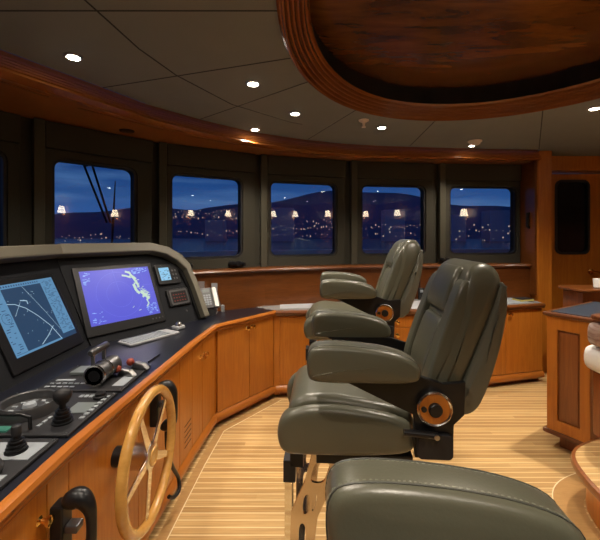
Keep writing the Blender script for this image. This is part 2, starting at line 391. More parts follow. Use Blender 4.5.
# splash panelling and ledge under the windows
SPL = offset_line(NODES, -.2)
struct('wall_lower', sweep(B(), NODES[:-1]+[(2.80, 4.598)], [(-.2, 0), (-.2, 1.225), (-.02, 1.225), (-.02, 0)]), 'mahogany')
struct('trim_60', sweep(B(), NODES[:-1]+[(2.79, 4.598)], [(-.235, 1.232), (-.24, 1.245), (-.232, 1.26), (-.215, 1.266), (-.0, 1.262), (-.0, 1.227), (-.225, 1.224)]), 'mahogany', smooth=40)
# bulkhead to the right with post and door
struct('trim_82', box(B(), 2.765, 2.789, 4.30, 4.58, .9, 2.48), 'mahogany')  # dark wood sheet holding the shadow on the post's left side
struct('trim_61', box(B(), 2.79, 2.95, 4.27, 4.62, 0, 2.6), 'cherry', bevel=.006)
struct('wall_starboard', holed(B(), [(2.80, 0), (4.6, 0), (4.6, 2.6), (2.80, 2.6)], [[(3.04, .001), (3.04, 2.40), (3.98, 2.40), (3.98, .001)]], 0, .1, frame((0, 4.72, 0), (1, 0, 0), (0, 0, 1), (0, -1, 0))), 'cherry_dark')
struct('trim_62', box(B(), 2.95, 4.6, 4.56, 4.62, 2.42, 2.6), 'cherry', bevel=.004)
door = thing('door_1', None, None, (3.5, 4.68, 0), kind='structure')
obj('leaf', holed(B(), [(3.05, .01), (3.97, .01), (3.97, 2.39), (3.05, 2.39)], [rrect(3.265, 3.67, 1.385, 2.295, .07)], 0, .04, frame((0, 4.69, 0), (1, 0, 0), (0, 0, 1), (0, -1, 0))), 'cherry', door, bevel=.003)
obj('gasket', holed(B(), rrect(3.245, 3.69, 1.365, 2.315, .085), [rrect(3.275, 3.66, 1.395, 2.285, .065)], 0, .06, frame((0, 4.70, 0), (1, 0, 0), (0, 0, 1), (0, -1, 0))), 'rubber', door)
obj('pane', prism(B(), rrect(3.265, 3.67, 1.385, 2.295, .07), .01, .02, frame((0, 4.69, 0), (1, 0, 0), (0, 0, 1), (0, -1, 0))), 'darkglass', door)
bm = B(); cyl(bm, (3.12, 4.62, .2), (3.12, 4.62, 2.36), .018, 12); obj('edge_rod', bm, 'mahogany', door, smooth=True)
bm = B(); lathe(bm, [(.035, 0), (.035, .012), (.012, .018), (.012, .045), (.02, .05)], (3.70, 4.65, 1.15), (0, -1, 0)); tube(bm, [(3.70, 4.605, 1.15), (3.75, 4.60, 1.15), (3.80, 4.605, 1.13)], .011); obj('door_handle', bm, 'brass', door, smooth=True)
bm = B(); cyl(bm, (2.745, 4.4, 1.70), (2.745, 4.4, 1.88), .018, 10); box(bm, 2.75, 2.80, 4.385, 4.415, 1.69, 1.72); box(bm, 2.75, 2.80, 4.385, 4.415, 1.86, 1.885)
tag(obj('grab_handle', bm, 'black', smooth=True), 'small black vertical handle fixed to the wooden post right of the last window', 'handle')
# curved platform step, bottom right
EDGE = [(4.58, 2.62), (2.6, 2.58), (2.2, 2.47), (1.97, 2.38), (1.80, 2.315), (1.70, 2.25), (1.635, 2.17), (1.595, 2.07), (1.565, 1.95), (1.55, 1.8), (1.55, 1.4), (1.62, .8), (1.8, .2), (2.2, -.4), (3.0, -1.2), (4.58, -1.8)]
PZ = .28
EDGE = [EDGE[0]]+smoothloop(EDGE, 2)[3:-5]+[EDGE[-1]]
struct('trim_63', holed(B(), EDGE, [], PZ-.045, PZ), 'step')
struct('trim_64', sweep(B(), EDGE, [(.0, PZ-.05), (-.018, PZ-.045), (-.024, PZ-.025), (-.018, PZ-.004), (0.0, PZ+.002), (.0, PZ-.01)]), 'cherry_dark', smooth=40)
ED2 = offset_line(EDGE, .05)
struct('trim_65', holed(B(), ED2, [], 0.005, PZ-.045), 'cherry')
struct('trim_66', sweep(B(), EDGE, [(-.11, 0), (-.11, .003), (.04, .003), (.04, 0)]), 'border')
struct('trim_67', sweep(B(), EDGE, [(-.116, 0), (-.116, .0034), (-.11, .0034), (-.11, 0)]), 'holly')

# ------------------------------------------------------------------ ceiling lamps
def downlight(x, y, z, label, power=LAMP, size=.034, group=None, lab=True):
    t = thing('downlight', label, 'ceiling light', (x, y, z), group=group)
    bm = B(); lathe(bm, [(size+.014, 0), (size+.012, -.006), (size+.002, -.008), (size, -.002), (size, 0)], (x, y, z), seg=24); obj('bezel', bm, 'steel', t, smooth=True)
    bm = B(); lathe(bm, [(size, -.0095), (size*.8, -.011), (.001, -.0115)], (x, y, z), seg=20); obj('lens', bm, 'lampw', t, smooth=True)
    ld = bpy.data.lights.new('downlight_beam', 'SPOT'); ld.energy = power; ld.color = WARM; ld.spot_size = math.radians(120); ld.spot_blend = 1.0; ld.shadow_soft_size = .03
    lo = link(bpy.data.objects.new('downlight_beam', ld)); lo.parent = t; lo.location = (0, 0, -.04)
    return t
downlight(-1.26, 2.03, ZC, 'round ceiling downlight nearest the left soffit, largest glare in the picture')
downlight(-.307, 2.386, ZC, 'round ceiling downlight in mid ceiling, left of the oval dome')
downlight(-.04, 2.97, ZC, 'round ceiling downlight between the left mid one and the oval dome rim')
downlight(-.42, 3.41, ZC, 'small round downlight right beside the curved wooden soffit, above the third window')
downlight(.75, 3.35, ZC, 'round ceiling downlight beside the beige sprinkler, beyond the oval dome')
downlight(1.89, 4.02, ZC, 'small round downlight next to the ceiling smoke detector, above the rightmost window', size=.026)
downlight(2.3, 2.85, ZC, 'round ceiling downlight at the right edge, right of the oval dome', power=LAMP*2.6)
for q, (x, y) in enumerate([(2.75, 1.2), (2.7, -.3), (-.35, .7), (-1.45, .7), (1.1, -.6), (3.7, 3.4), (-1.2, -.8), (3.8, -.8), (3.8, 1.6)]):  # out-of-view downlights added to light the room
    downlight(x, y, ZC, 'added unseen ceiling downlight '+['above the step right of the dome', 'above the near end of the raised step', 'between the dome and the console near the viewer', 'over the left soffit near the viewer', 'behind the near rim of the dome', 'in front of the wooden door', 'in the near left corner of the ceiling', 'in the near right corner of the ceiling', 'over the settee near the aft wall'][q], power=LAMP*(.35 if q in (0, 5, 8) else 1), group='downlights over the near half of the room')
t = thing('sprinkler', 'small beige funnel shaped ceiling sprinkler left of a downlight', 'sprinkler', (.55, 3.15, ZC))
obj('flange', lathe(B(), [(.045, 0), (.042, -.008), (.015, -.022), (.012, -.03)], (.55, 3.15, ZC)), 'beige', t, smooth=True)
obj('nozzle', lathe(B(), [(.012, -.028), (.010, -.055), (.018, -.058), (.018, -.062)], (.55, 3.15, ZC)), 'beige', t, smooth=True)
t = thing('smoke_detector', 'pale round smoke detector on the ceiling above the rightmost window', 'smoke detector', (1.84, 3.84, ZC))
obj('base', lathe(B(), [(.07, 0), (.068, -.014)], (1.84, 3.84, ZC)), 'beige', t, smooth=True)
obj('sensor_head', lathe(B(), [(.055, -.014), (.05, -.035), (.03, -.045)], (1.84, 3.84, ZC)), 'beige', t, smooth=True)
for (x, y, lb) in ((-2.19, 2.68, 'dark oval soffit speaker near the left edge'), (-1.47, 3.10, 'dark oval soffit speaker above the second window from the left'), (-2.4, 1.7, None)):
    if lb is None: continue
    t = thing('soffit_speaker', lb, 'speaker', (x, y, 2.495)); obj('ring', lathe(B(), [(.06, 0), (.058, -.007), (.045, -.009)], (x, y, 2.4945)), 'matblack', t, smooth=True)
    obj('grille', lathe(B(), [(.045, -.009), (.02, -.012)], (x, y, 2.4945)), 'black', t, smooth=True)
def sconce(x, y, z, rz, label):
    t = thing('wall_sconce', label, 'wall lamp', (x, y, z), rz, 'wall sconces mirrored in the windows')
    obj('backplate', lathe(B(), [(.04, 0), (.035, .012), (.01, .02)], (0, 0, -.14), (0, 1, 0)), 'brass', t, smooth=True, local=True)
    bm = B(); tube(bm, [(0, .01, -.14), (0, .06, -.17), (0, .10, -.15), (0, .10, -.08)], .007); obj('arm', bm, 'brass', t, smooth=True, local=True)
    obj('shade', lathe(B(), [(.095, -.08), (.055, .09), (.05, .09), (.09, -.078)], (0, .10, 0)), 'shade', t, smooth=True, local=True)
t = downlight(1.18, 1.78, ZC+.1905, 'round downlight at the centre of the oval dome', power=LAMP*1.3)
downlight(.35, -.35, ZC, 'round ceiling downlight just outside the near left rim of the dome, above the nearest chair', power=LAMP*1.7, group='downlights over the near half of the room')
sconce(4.6, .55, 2.17, PI/2, 'cream shaded brass sconce on the aft wall, the one nearer the door')
sconce(4.6, -.75, 2.26, PI/2, 'cream shaded brass sconce on the aft wall, the one nearer the near corner')
sconce(4.05, -1.9, 2.28, 0, 'cream shaded brass sconce on the near wall beside the corner')
sconce(3.25, -1.9, 2.26, 0, 'cream shaded brass sconce on the near wall further from the corner')

# ------------------------------------------------------------------ helm console: cabinets and worktop
FR = [(-.80, -1.2), (-.82, .3), (-.835, 1.3), (-.765, 2.55), (-.72, 3.03), (-.262, 3.62)]
ZW = .86
back = [(x, y) for x, y in offset_line(NODES, -.205)]
wt = thing('helm_worktop', 'long black worktop with varnished wooden nosing along the left console', 'worktop', (-.95, 1.5, .82))
poly = FR+[(-.41, 3.825), back[2]]+[back[1], back[0], (-2.4, -1.2)]
poly = FR+[(-.47, 3.79)]+[back[2], back[1], back[0], (-2.6, .8), (-2.6, -1.2)]
obj('top', holed(B(), poly, [], ZW-.035, ZW), 'worktop', wt)
obj('nosing', sweep(B(), FR, [(0, ZW-.05), (0, ZW+.003), (-.012, ZW+.006), (-.034, ZW+.002), (-.042, ZW-.012), (-.038, ZW-.026), (-.03, ZW-.032), (-.034, ZW-.04), (-.028, ZW-.05)]), 'cherry_h', wt, smooth=40)
def along(P, s0, s1):
    """unit frame on polyline piece"""
FACE = offset_line(FR, -.012)
def cabinet(name, label, pa, pb, depth, doors, knobs=(), vent=None, z0=.12, z1=ZW-.052, group=None, drawers=None, inside=None, matn='cherry', mould=True):
    a, b = Vector(pa), Vector(pb); d = b-a; Lc = d.length; u = d/Lc; inn = Vector((u.y, -u.x))   # inn = toward the room (right of travel)
    Fm = frame((a.x, a.y, 0), (u.x, u.y, 0), (0, 0, 1), (inn.x, inn.y, 0))
    t = thing(name, label, 'cabinet', ((a.x+b.x)/2-inn.x*depth/2, (a.y+b.y)/2-inn.y*depth/2, 0), math.atan2(u.y, u.x), group)
    bm = B(); box(bm, .002, Lc-.002, z0-.06, z1, -depth, -.018, Fm); obj('body', bm, matn, t)
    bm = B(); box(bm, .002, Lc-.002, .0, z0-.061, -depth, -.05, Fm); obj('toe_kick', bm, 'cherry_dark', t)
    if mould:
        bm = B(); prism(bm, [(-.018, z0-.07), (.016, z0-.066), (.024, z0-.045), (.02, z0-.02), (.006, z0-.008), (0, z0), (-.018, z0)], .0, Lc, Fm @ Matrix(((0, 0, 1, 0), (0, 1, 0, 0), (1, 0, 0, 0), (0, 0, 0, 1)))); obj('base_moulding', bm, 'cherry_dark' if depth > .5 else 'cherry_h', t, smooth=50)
    for (s0, s1) in doors:
        dr = obj('door', box(B(), s0+.002, s1-.002, z0+.005, z1-.004, -.018, 0, Fm), matn, t, bevel=.0025)
        for (ks, kz) in knobs:
            if s0 <= ks < s1:
                p = Fm @ Vector((ks, kz, 0)); obj('knob', lathe(B(), [(.016, 0), (.008, .006), (.008, .018), (.018, .025), (.017, .036), (.005, .040)], p, (inn.x, inn.y, 0), 14), 'brass', dr, smooth=True)
        if vent and s0 <= vent[0] < s1:
            bm = B()
            for q in range(5):
                c = Fm @ Vector((vent[0], vent[1]+q*.035, .0015)); box(bm, -.06, .06, -.0022, .0022, -.001, .001, frame(c, (u.x, u.y, 0), (0, 0, 1), (inn.x, inn.y, 0)))
            obj('vent_slots', bm, 'matblack', dr)
    for (s0, s1, a0, a1) in (drawers or []):
        dr = obj('drawer', box(B(), s0+.002, s1-.002, a0+.003, a1-.003, -.018, 0, Fm), matn, t, bevel=.0025)
        p = Fm @ Vector(((s0+s1)/2, (a0+a1)/2, 0)); obj('knob', lathe(B(), [(.016, 0), (.008, .006), (.008, .018), (.018, .025), (.017, .036), (.005, .040)], p, (inn.x, inn.y, 0), 14), 'brass', dr, smooth=True)
    return t
def lerp(a, b, f): return (a[0]+(b[0]-a[0])*f, a[1]+(b[1]-a[1])*f)
f0, f1, f2, f3, f4, f5 = FACE
cabinet('helm_cabinet', 'wooden console cabinet with the nearer black telephone handset hung on it', f1, f2, .5, [(.0, .45), (.45, .885), (.885, 1.0)], [(.852, .70)])
cabinet('helm_cabinet', 'wooden console cabinet face behind the steering wheel', f2, lerp(f2, f3, .82), .5, [(0, .5), (.5, 1.026)])
cabinet('helm_cabinet', 'narrow wooden console cabinet with slanted vent slots and paired brass knobs, right of the wheel', lerp(f2, f3, .82), lerp(f3, f4, 1), .5, [(0, .0), (.0, .40), (.40, .69)], [(.36, .735), (.43, .735)], vent=(.20, .17)) if False else None
a_, b_ = lerp(f2, f3, .82), f3
t = cabinet('helm_cabinet', 'wooden console cabinet with slanted vent slots low on its door, right of the wheel', a_, b_, .5, [(0, .226)], [], vent=(.14, .20))
cabinet('helm_cabinet', 'wooden console cabinet with brass knobs, between the vented one and the angled corner unit', f3, f4, .5, [(0, .2), (.2, .483)], [(.165, .70), (.235, .70)])
cabinet('corner_cabinet', 'angled two door wooden cabinet in the corner where console meets far counter', f4, f5, .30, [(.03, .40), (.40, .73)], [(.365, .765), (.435, .765)])
for (p, lb) in (((f0, f1), None),):
    cabinet('helm_cabinet', 'wooden console cabinet nearest the viewer below the picture edge', f0, f1, .5, [(0, .75), (.75, 1.5)])
# pale border plank along the console foot
base_in = offset_line(FACE, -.03)
struct('trim_80', sweep(B(), base_in, [(-.0, 0), (-.0, .002), (-.055, .002), (-.055, 0)]), 'border')
struct('trim_81', sweep(B(), base_in, [(-.055, 0), (-.055, .0025), (-.06, .0025), (-.06, 0)]), 'holly')
struct('trim_83', prism(B(), [(f5[0]-.004, f5[1]-.004), (-.20, 3.618), (-.20, 3.74), (-.40, 3.74)], .03, ZW-.05), 'cherry')
# far counter
CF = [(-.235, 3.60), (1.34, 3.66), (2.67, 4.0)]
ct = thing('side_counter', 'long pale topped counter with wooden edge running under the far windows', 'worktop', (1.2, 3.9, .82))
cb_ = offset_line(NODES, -.203)
poly = [(-.235, 3.605), (1.34, 3.665), (2.665, 4.005), (2.70, 4.385), cb_[5], cb_[4], cb_[3], (-.462, 3.797)]
obj('top', holed(B(), poly, [], ZW-.02, ZW+.004), 'marble', ct)
obj('edge', sweep(B(), CF, [(.02, ZW-.045), (.02, ZW+.003), (0, ZW+.006), (-.02, ZW+.002), (-.027, ZW-.012), (-.02, ZW-.03), (-.012, ZW-.045)]), 'mahogany', ct, smooth=40)
CC = offset_line(CF, .012)
cabinet('side_cabinet', 'wooden cabinet under the far counter, beside the angled corner unit', CC[0], lerp(CC[0], CC[1], .545), .36, [(.035, .44), (.44, .85)], [(.40, .77), (.48, .77)])
cabinet('drawer_unit', 'wooden drawer unit with brass knobs under the far counter, seen between two helm chair backs', lerp(CC[0], CC[1], .545), CC[1], .22, [], drawers=[(.0, .70, .68, .80), (0, .70, .54, .68), (0, .70, .40, .54), (0, .70, .12, .40)])
cabinet('side_cabinet', 'wooden cabinet under the right end of the far counter with one brass knob', CC[1], CC[2], .36, [(.01, .44), (.44, .885), (.885, 1.365)], [(.93, .765), (.41, .765)])

# ------------------------------------------------------------------ instrument panel
TH = math.radians(25); cs, sn = math.cos(TH), math.sin(TH)
ip = thing('instrument_panel', 'dark grey sloping instrument panel with beige hood standing on the black worktop', 'console', (-1.6, 1.8, ZW))
# section frames: origin, U along, V up the slope, N outward
F1 = frame((-1.41, 0, ZW), (0, 1, 0), (-sn, 0, cs), (cs, 0, sn))       # u = world Y
h2 = Vector((.84, -.543)).normalized(); u2 = Vector((.543, .84)).normalized()
F2 = frame((-1.40, 2.45, ZW), (u2.x, u2.y, 0), (-h2.x*sn, -h2.y*sn, cs), (h2.x*cs, h2.y*cs, sn))
def wedge(Fm, poly, back_dir, dist, n=0):
    bm = B(); a = [bm.verts.new(Fm @ Vector((p[0], p[1], n))) for p in poly]; b = [bm.verts.new(v.co+Vector(back_dir)*dist) for v in a]; k = len(a)
    bm.faces.new(a); bm.faces.new(b[::-1])
    for i in range(k): bm.faces.new((a[i], a[(i+1) % k], b[(i+1) % k], b[i]))
    return bm
obj('housing', wedge(F1, [(-.9, 0), (2.45, 0), (2.52, .70), (-.9, .70)], (-1, 0, 0), .22), 'console', ip)
out2 = [(0, 0), (.98, 0), (.97, .3), (.94, .50), (.87, .59), (.77, .66), (.62, .70), (-.105, .70)]
obj('housing', wedge(F2, out2, (-h2.x, -h2.y, 0), .20), 'console', ip)
obj('hood', prism(B(), [(-.9, .645), (2.515, .645), (2.523, .725), (-.9, .725)], -.05, .075, F1), 'hood', ip, bevel=.012)
inner = [(-.10, .645), (.61, .645), (.74, .61), (.835, .545), (.90, .46), (.925, .3), (.94, .0)]
outr = [(1.0, 0), (.985, .3), (.96, .50), (.90, .60), (.78, .68), (.62, .722), (-.11, .725)]
obj('hood', holed(B(), inner+outr, [], -.05, .075, F2), 'hood', ip, bevel=.01)
obj('side_cheek', holed(B(), [(.92, .0), (.90, .3), (.87, .45), (.81, .53), (.87, .535), (.94, .45), (.965, .3), (.975, 0)], [], .001, .02, F2), 'black', ip)
# displays
def marks(Fm, items, n): # items: list of polygons in (u,v)
    bm = B()
    for P in items: prism(bm, P, n, n+.0006, Fm)
    return bm
def q4(x, y, w_, h_): return [(x, y), (x+w_, y), (x+w_, y+h_), (x, y+h_)]
def thick(P, w_):
    out = []
    for i in range(len(P)-1):
        a, b = Vector(P[i]), Vector(P[i+1]); d = (b-a).normalized(); n = Vector((-d.y, d.x))*w_/2
        out.append([tuple(a-n), tuple(b-n), tuple(b+n), tuple(a+n)])
    return out
# monitor 1
Y0, Y1, T0, T1 = 1.866, 2.365, .118, .515
m1 = obj('chart_display', prism(B(), [(Y0-.055, T0-.075), (Y1+.03, T0-.075), (Y1+.03, T1+.03), (Y0-.055, T1+.03)], .0005, .014, F1), 'black', ip, bevel=.004)
obj('screen', marks(F1, [q4(Y0, T0, Y1-Y0, T1-T0)], .0142), 's_chart', m1)
obj('data_columns', marks(F1, [q4(Y1-.115, T0+.03, .115, T1-T0-.03), q4(Y0, T0, .085, T1-T0), q4(Y0, T1-.025, Y1-Y0-.115, .025), q4(Y0+.0, T0, .36, .012)], .015), 's_side', m1)
P = [(Y0+.085, T0+.27)]
P = [(1.95+.0, .405), (2.0, .395), (2.06, .36), (2.12, .30), (2.18, .22), (2.21, .15), (2.22, .125)]
it = thick(P, .0028)+thick([(2.06, .135), (2.13, .17), (2.20, .215)], .0028)+thick([(1.97, .33), (2.04, .40)], .0013)+thick([(2.045, .41), (2.07, .405), (2.09, .40), (2.088, .38)], .004)
it += thick([(2.10, .49), (2.18, .33), (2.245, .18)], .0008)
random.seed(3)
for q in range(26): it.append(q4(1.96+random.random()*.28, .15+random.random()*.32, .004, .003))
obj('chart_overlay', marks(F1, it, .0156), 's_line', m1)
it = []
for q in range(120):
    it.append(q4(Y1-.108+random.random()*.08, T0+.04+(q//2.6)*.0075, .004+random.random()*.022, .003))
it += thick([(Y0+.045+.03*math.cos(a*.3), T0+.21+.03*math.sin(a*.3)) for a in range(22)], .002)+thick([(Y0+.005, T0+.012), (Y0+.08, T0+.012)], .002)
for q in range(26): it.append(q4(Y0+.006+random.random()*.05, T0+.02+q*.013, .008+random.random()*.02, .004))
for q in range(16): it.append(q4(Y0+.09+q*.018, T1-.018, .008, .01))
obj('text_overlay', marks(F1, it, .0157), 's_dark', m1)
# monitor 2
A0, A1, S0, S1 = .02, .565, .125, .53
m2 = obj('radar_display', prism(B(), [(A0-.04, S0-.07), (A1+.035, S0-.07), (A1+.035, S1+.03), (A0-.04, S1+.03)], .0005, .014, F2), 'black', ip, bevel=.004)
obj('screen', marks(F2, [q4(A0, S0, A1-A0, S1-S0)], .0142), 's_radar', m2)
def pt(u, v): return (A0+(A1-A0)*u, S0+(S1-S0)*v)
it = []
cx, cy = pt(.47, .5)
for rad in (.10, .175):
    it += thick([(cx+rad*math.cos(a*PI/20), cy+rad*math.sin(a*PI/20)) for a in range(41)], .002)
it += thick([(cx, cy), pt(.44, 1.0)], .0025)+thick([pt(.86, .0), pt(.86, 1)], .0015)+thick([pt(.7, .62), pt(1, .62)], .0015)+thick([pt(.7, .45), pt(1, .45)], .0015)
obj('range_rings', marks(F2, it, .015), 's_ring', m2)
it = []
def blob(P, w_): return [b for b in thick([pt(*p) for p in P], w_)]
it += blob([(.56, .86), (.62, .84), (.68, .80)], .014)+blob([(.62, .93), (.68, .9), (.71, .82), (.74, .72), (.77, .62)], .016)+blob([(.70, .66), (.72, .52), (.76, .46)], .022)
for q in range(60):
    f = random.random(); u_ = .66+.22*f+random.gauss(0, .025); v_ = .92-.62*f+random.gauss(0, .03); it.append(q4(*pt(u_, v_), .008+.012*random.random(), .003+.004*random.random()))
it += blob([(.78, .50), (.86, .38), (.88, .32)], .026)+blob([(.79, .38), (.88, .44)], .014)+blob([(.84, .33), (.86, .24), (.82, .18)], .011)+blob([(.73, .8), (.75, .75)], .02)+blob([(.60, .2), (.63, .23)], .004)+blob([(.68, .13), (.72, .14)], .005)
obj('echo_layer', marks(F2, it, .0156), 's_echo', m2)
it = []
for q in range(20): u_ = random.random(); it.append(q4(*pt(.02+.10*random.random(), .72+.25*random.random()), .015*random.random()+.006, .004))
for q in range(30): it.append(q4(*pt(.70+.25*random.random(), .86+.11*random.random()), .012*random.random()+.006, .005))
for q in range(40): it.append(q4(*pt(.80+.16*random.random(), .03+.20*random.random()), .014*random.random()+.006, .004))
for q in range(16): it.append(q4(*pt(.02+.14*random.random(), .02+.2*random.random()), .02*random.random()+.006, .004))
obj('text_overlay', marks(F2, it, .0157), 's_text', m2)
bm = B()
for q in range(4): cyl(bm, F2 @ Vector((A1-.08+q*.03, S0-.035, .013)), F2 @ Vector((A1-.08+q*.03, S0-.035, .018)), .006, 10)
obj('buttons', bm, 'gunmetal', m2)
# small units
r1 = obj('small_display', prism(B(), rrect(.625, .85, .355, .535, .015), .0005, .02, F2), 'black', ip, bevel=.004)
obj('screen', marks(F2, [q4(.655, .39, .10, .115)], .0205), 's_small', r1)
it = [q4(.66+random.random()*.08, .395+random.random()*.085, .012, .004) for q in range(22)]; obj('text_overlay', marks(F2, it, .0212), 's_dark', r1)
bm = B()
for q in range(6): cyl(bm, F2 @ Vector((.785+.03*(q % 2), .40+.036*(q//2), .019)), F2 @ Vector((.785+.03*(q % 2), .40+.036*(q//2), .024)), .009, 12)
obj('keys', bm, 'gunmetal', r1, smooth=True)
r2_ = obj('alarm_unit', prism(B(), rrect(.67, .895, .155, .305, .012), .0005, .02, F2), 'black', ip, bevel=.004)
obj('frame', holed(B(), rrect(.69, .875, .165, .295, .012), [rrect(.705, .86, .18, .28, .006)], .0202, .024, F2), 'gunmetal', r2_)
it = [q4(.722+c*.027, .195+r*.027, .013, .007) for c in range(5) for r in range(3)]; obj('red_digits', marks(F2, it, .0205), 's_red', r2_)
obj('key_lock', lathe(B(), [(.009, 0), (.009, .005), (.004, .006)], F2 @ Vector((.83, .10, 0)), F2.to_3x3() @ Vector((0, 0, 1)), 12), 'gunmetal', ip)

# ------------------------------------------------------------------ control plates on the worktop
ZP = ZW+.012
def plate(name, label, x0, x1, y0, y1):
    t = thing(name, label, 'control panel', ((x0+x1)/2, (y0+y1)/2, ZW))
    obj('base_plate', box(B(), x0, x1, y0, y1, ZW+.0005, ZP), 'matblack', t, bevel=.003); 
    bm = B()
    for x in (x0+.012, x1-.012):
        for y in (y0+.012, y1-.012): cyl(bm, (x, y, ZP), (x, y, ZP+.002), .004, 8)
    obj('screws', bm, 'steel', t); return t
def smalls(t, items, m, name, h=.004):
    bm = B()
    for (x, y, a, b) in items: box(bm, x-a/2, x+a/2, y-b/2, y+b/2, ZP, ZP+h)
    return obj(name, bm, m, t)
def bellows(bm, x, y, z0, r0, r1, h, n=4):
    pr = []
    for q in range(n):
        rr_ = r0+(r1-r0)*q/n; z = h*q/n; pr += [(rr_, z), (rr_, z+h/n*.4), (rr_-.007, z+h/n*.5), (rr_-.007, z+h/n*.95)]
    return lathe(bm, pr, (x, y, z0))
tA = plate('joystick_panel', 'black control plate nearest the viewer with a ribbed joystick boot and pale label', -1.32, -.868, .72, 1.315)
smalls(tA, [(-.985, 1.235, .20, .10), (-.93, 1.0, .08, .22), (-1.22, 1.2, .12, .05)], 'label', 'label_plate', .002)
bm = B(); bellows(bm, -.96, 1.235, ZP, .034, .02, .045); obj('rubber_boot', bm, 'black', tA, smooth=40)
obj('joystick', lathe(B(), [(.012, .04), (.012, .055), (.015, .056), (.015, .085), (.012, .088)], (-.96, 1.235, ZP)), 'matblack', tA, smooth=True)
bm = B(); bmesh.ops.create_uvsphere(bm, u_segments=20, v_segments=12, radius=1, matrix=Matrix.Translation((-.955, 1.10, ZP+.018)) @ Matrix.Diagonal((.045, .055, .03, 1))); obj('dome_knob', bm, 'gunmetal', tA, smooth=True)
tB = plate('steering_control_panel', 'middle black control plate with round inset dial and ball topped joystick', -1.32, -.85, 1.335, 1.70)
bm = B(); lathe(bm, [(.108, 0), (.108, .038), (.104, .045), (.096, .042), (.093, .012), (.03, .012), (.03, .018), (.001, .018)], (-1.13, 1.525, ZP), seg=40); obj('dial_ring', bm, 'gunmetal', tB, smooth=30)
bm = B(); lathe(bm, [(.026, .018), (.022, .03), (.01, .034)], (-1.13, 1.525, ZP)); 
for q in range(10):
    a = q*2*PI/10; c = (-1.13+.062*math.cos(a), 1.525+.062*math.sin(a)); box(bm, c[0]-.01, c[0]+.01, c[1]-.006, c[1]+.006, ZP+.012, ZP+.016)
obj('dial_centre', bm, 'label', tB)
bm = B(); bellows(bm, -.93, 1.43, ZP, .038, .02, .055); obj('rubber_boot', bm, 'black', tB, smooth=40)
obj('joystick', lathe(B(), [(.011, .05), (.012, .07), (.022, .078), (.032, .098), (.033, .112), (.026, .126), (.01, .133)], (-.93, 1.43, ZP)), 'matblack', tB, smooth=True)
smalls(tB, [(-.925, 1.545, .085, .095)], 'lcd', 'display', .003)
smalls(tB, [(-.872, 1.46+q*.032, .018, .018) for q in range(7)]+[(-.99+q*.022, 1.655, .014, .022) for q in range(5)]+[(-1.0, 1.40+q*.03, .012, .02) for q in range(3)], 'label', 'keys', .004)
bm = B(); lathe(bm, [(.03, 0), (.03, .01), (.022, .012), (.022, .022), (.012, .024)], (-.90, 1.645, ZP)); obj('rotary_knob', bm, 'black', tB, smooth=40)
bm = B(); tube(bm, [(-1.30, 1.375, ZP), (-1.30, 1.375, ZP+.045), (-1.27, 1.375, ZP+.055), (-1.05, 1.375, ZP+.055), (-1.018, 1.375, ZP+.045), (-1.015, 1.375, ZP)], .007); obj('guard_bar', bm, 'black', tB, smooth=True)
smalls(tB, [(-1.14, 1.37, .10, .035), (-1.24, 1.37, .05, .035)], 'green', 'green_keys', .006)
tC = plate('throttle_panel', 'far black control plate carrying the chrome engine throttle and red knobs', -1.26, -.842, 1.72, 2.06)
bm = B(); lathe(bm, [(.03, 0), (.046, .004), (.05, .012), (.05, .03), (.044, .034), (.046, .06), (.042, .064), (.046, .075), (.046, .15), (.049, .155), (.049, .175), (.044, .178), (.03, .18)], (-.992, 1.76, ZP+.052), (0, 1, 0), 32); obj('throttle_drum', bm, 'gunmetal', tC, smooth=35)
bm = B(); lathe(bm, [(.028, -.001), (.028, .012), (.04, .004)], (-.992, 1.757, ZP+.052), (0, 1, 0), 28); obj('drum_bore', bm, 'black', tC)
bm = B(); lathe(bm, [(.052, .0), (.052, .008), (.044, .008), (.044, 0)], (-.992, 1.757, ZP+.052), (0, 1, 0), 32); lathe(bm, [(.052, .08), (.052, .086), (.044, .088)], (-.992, 1.76, ZP+.052), (0, 1, 0), 32); obj('chrome_rings', bm, 'chrome', tC, smooth=30)
bm = B()
for y in (1.80, 1.90): box(bm, -1.03, -1.012, y-.005, y+.005, ZP+.05, ZP+.155)
obj('lever_arms', bm, 'steel', tC, bevel=.002)
bm = B(); tube(bm, [(-1.021, 1.775, ZP+.155), (-1.021, 1.785, ZP+.155), (-1.021, 1.925, ZP+.155), (-1.021, 1.935, ZP+.155)], [.012, .018, .018, .012], 14); obj('lever_grip', bm, 'gunmetal', tC, smooth=True)
for (x, y) in ((-.948, 1.915), (-.925, 2.02)):
    bm = B(); prism(bm, [(-.005, 0), (.105, 0), (.07, .03), (.02, .038)], -.018, .018, frame((x, y, ZP), (1, -.25, 0), (0, 0, 1), (-.25, -1, 0))); sp_ = obj('silver_lever', bm, 'steel', tC, bevel=.008)
    bm = B(); bmesh.ops.create_uvsphere(bm, u_segments=16, v_segments=10, radius=.021, matrix=Matrix.Translation((x-.008, y-.012, ZP+.036))); obj('red_knob', bm, 'red', sp_, smooth=True)
smalls(tC, [(-.885, 1.83, .055, .12)], 'label', 'label_plate', .002)
bm = B(); box(bm, -1.20, -1.10, 1.90, 2.0, ZP, ZP+.018); obj('display', bm, 'lcd', tC, bevel=.003)
smalls(tC, [(-1.22+.03*q, 1.76, .02, .012) for q in range(5)]+[(-1.22+.03*q, 1.80, .02, .01) for q in range(6)]+[(-1.18, 1.84, .09, .02)], 'label', 'keys', .003)
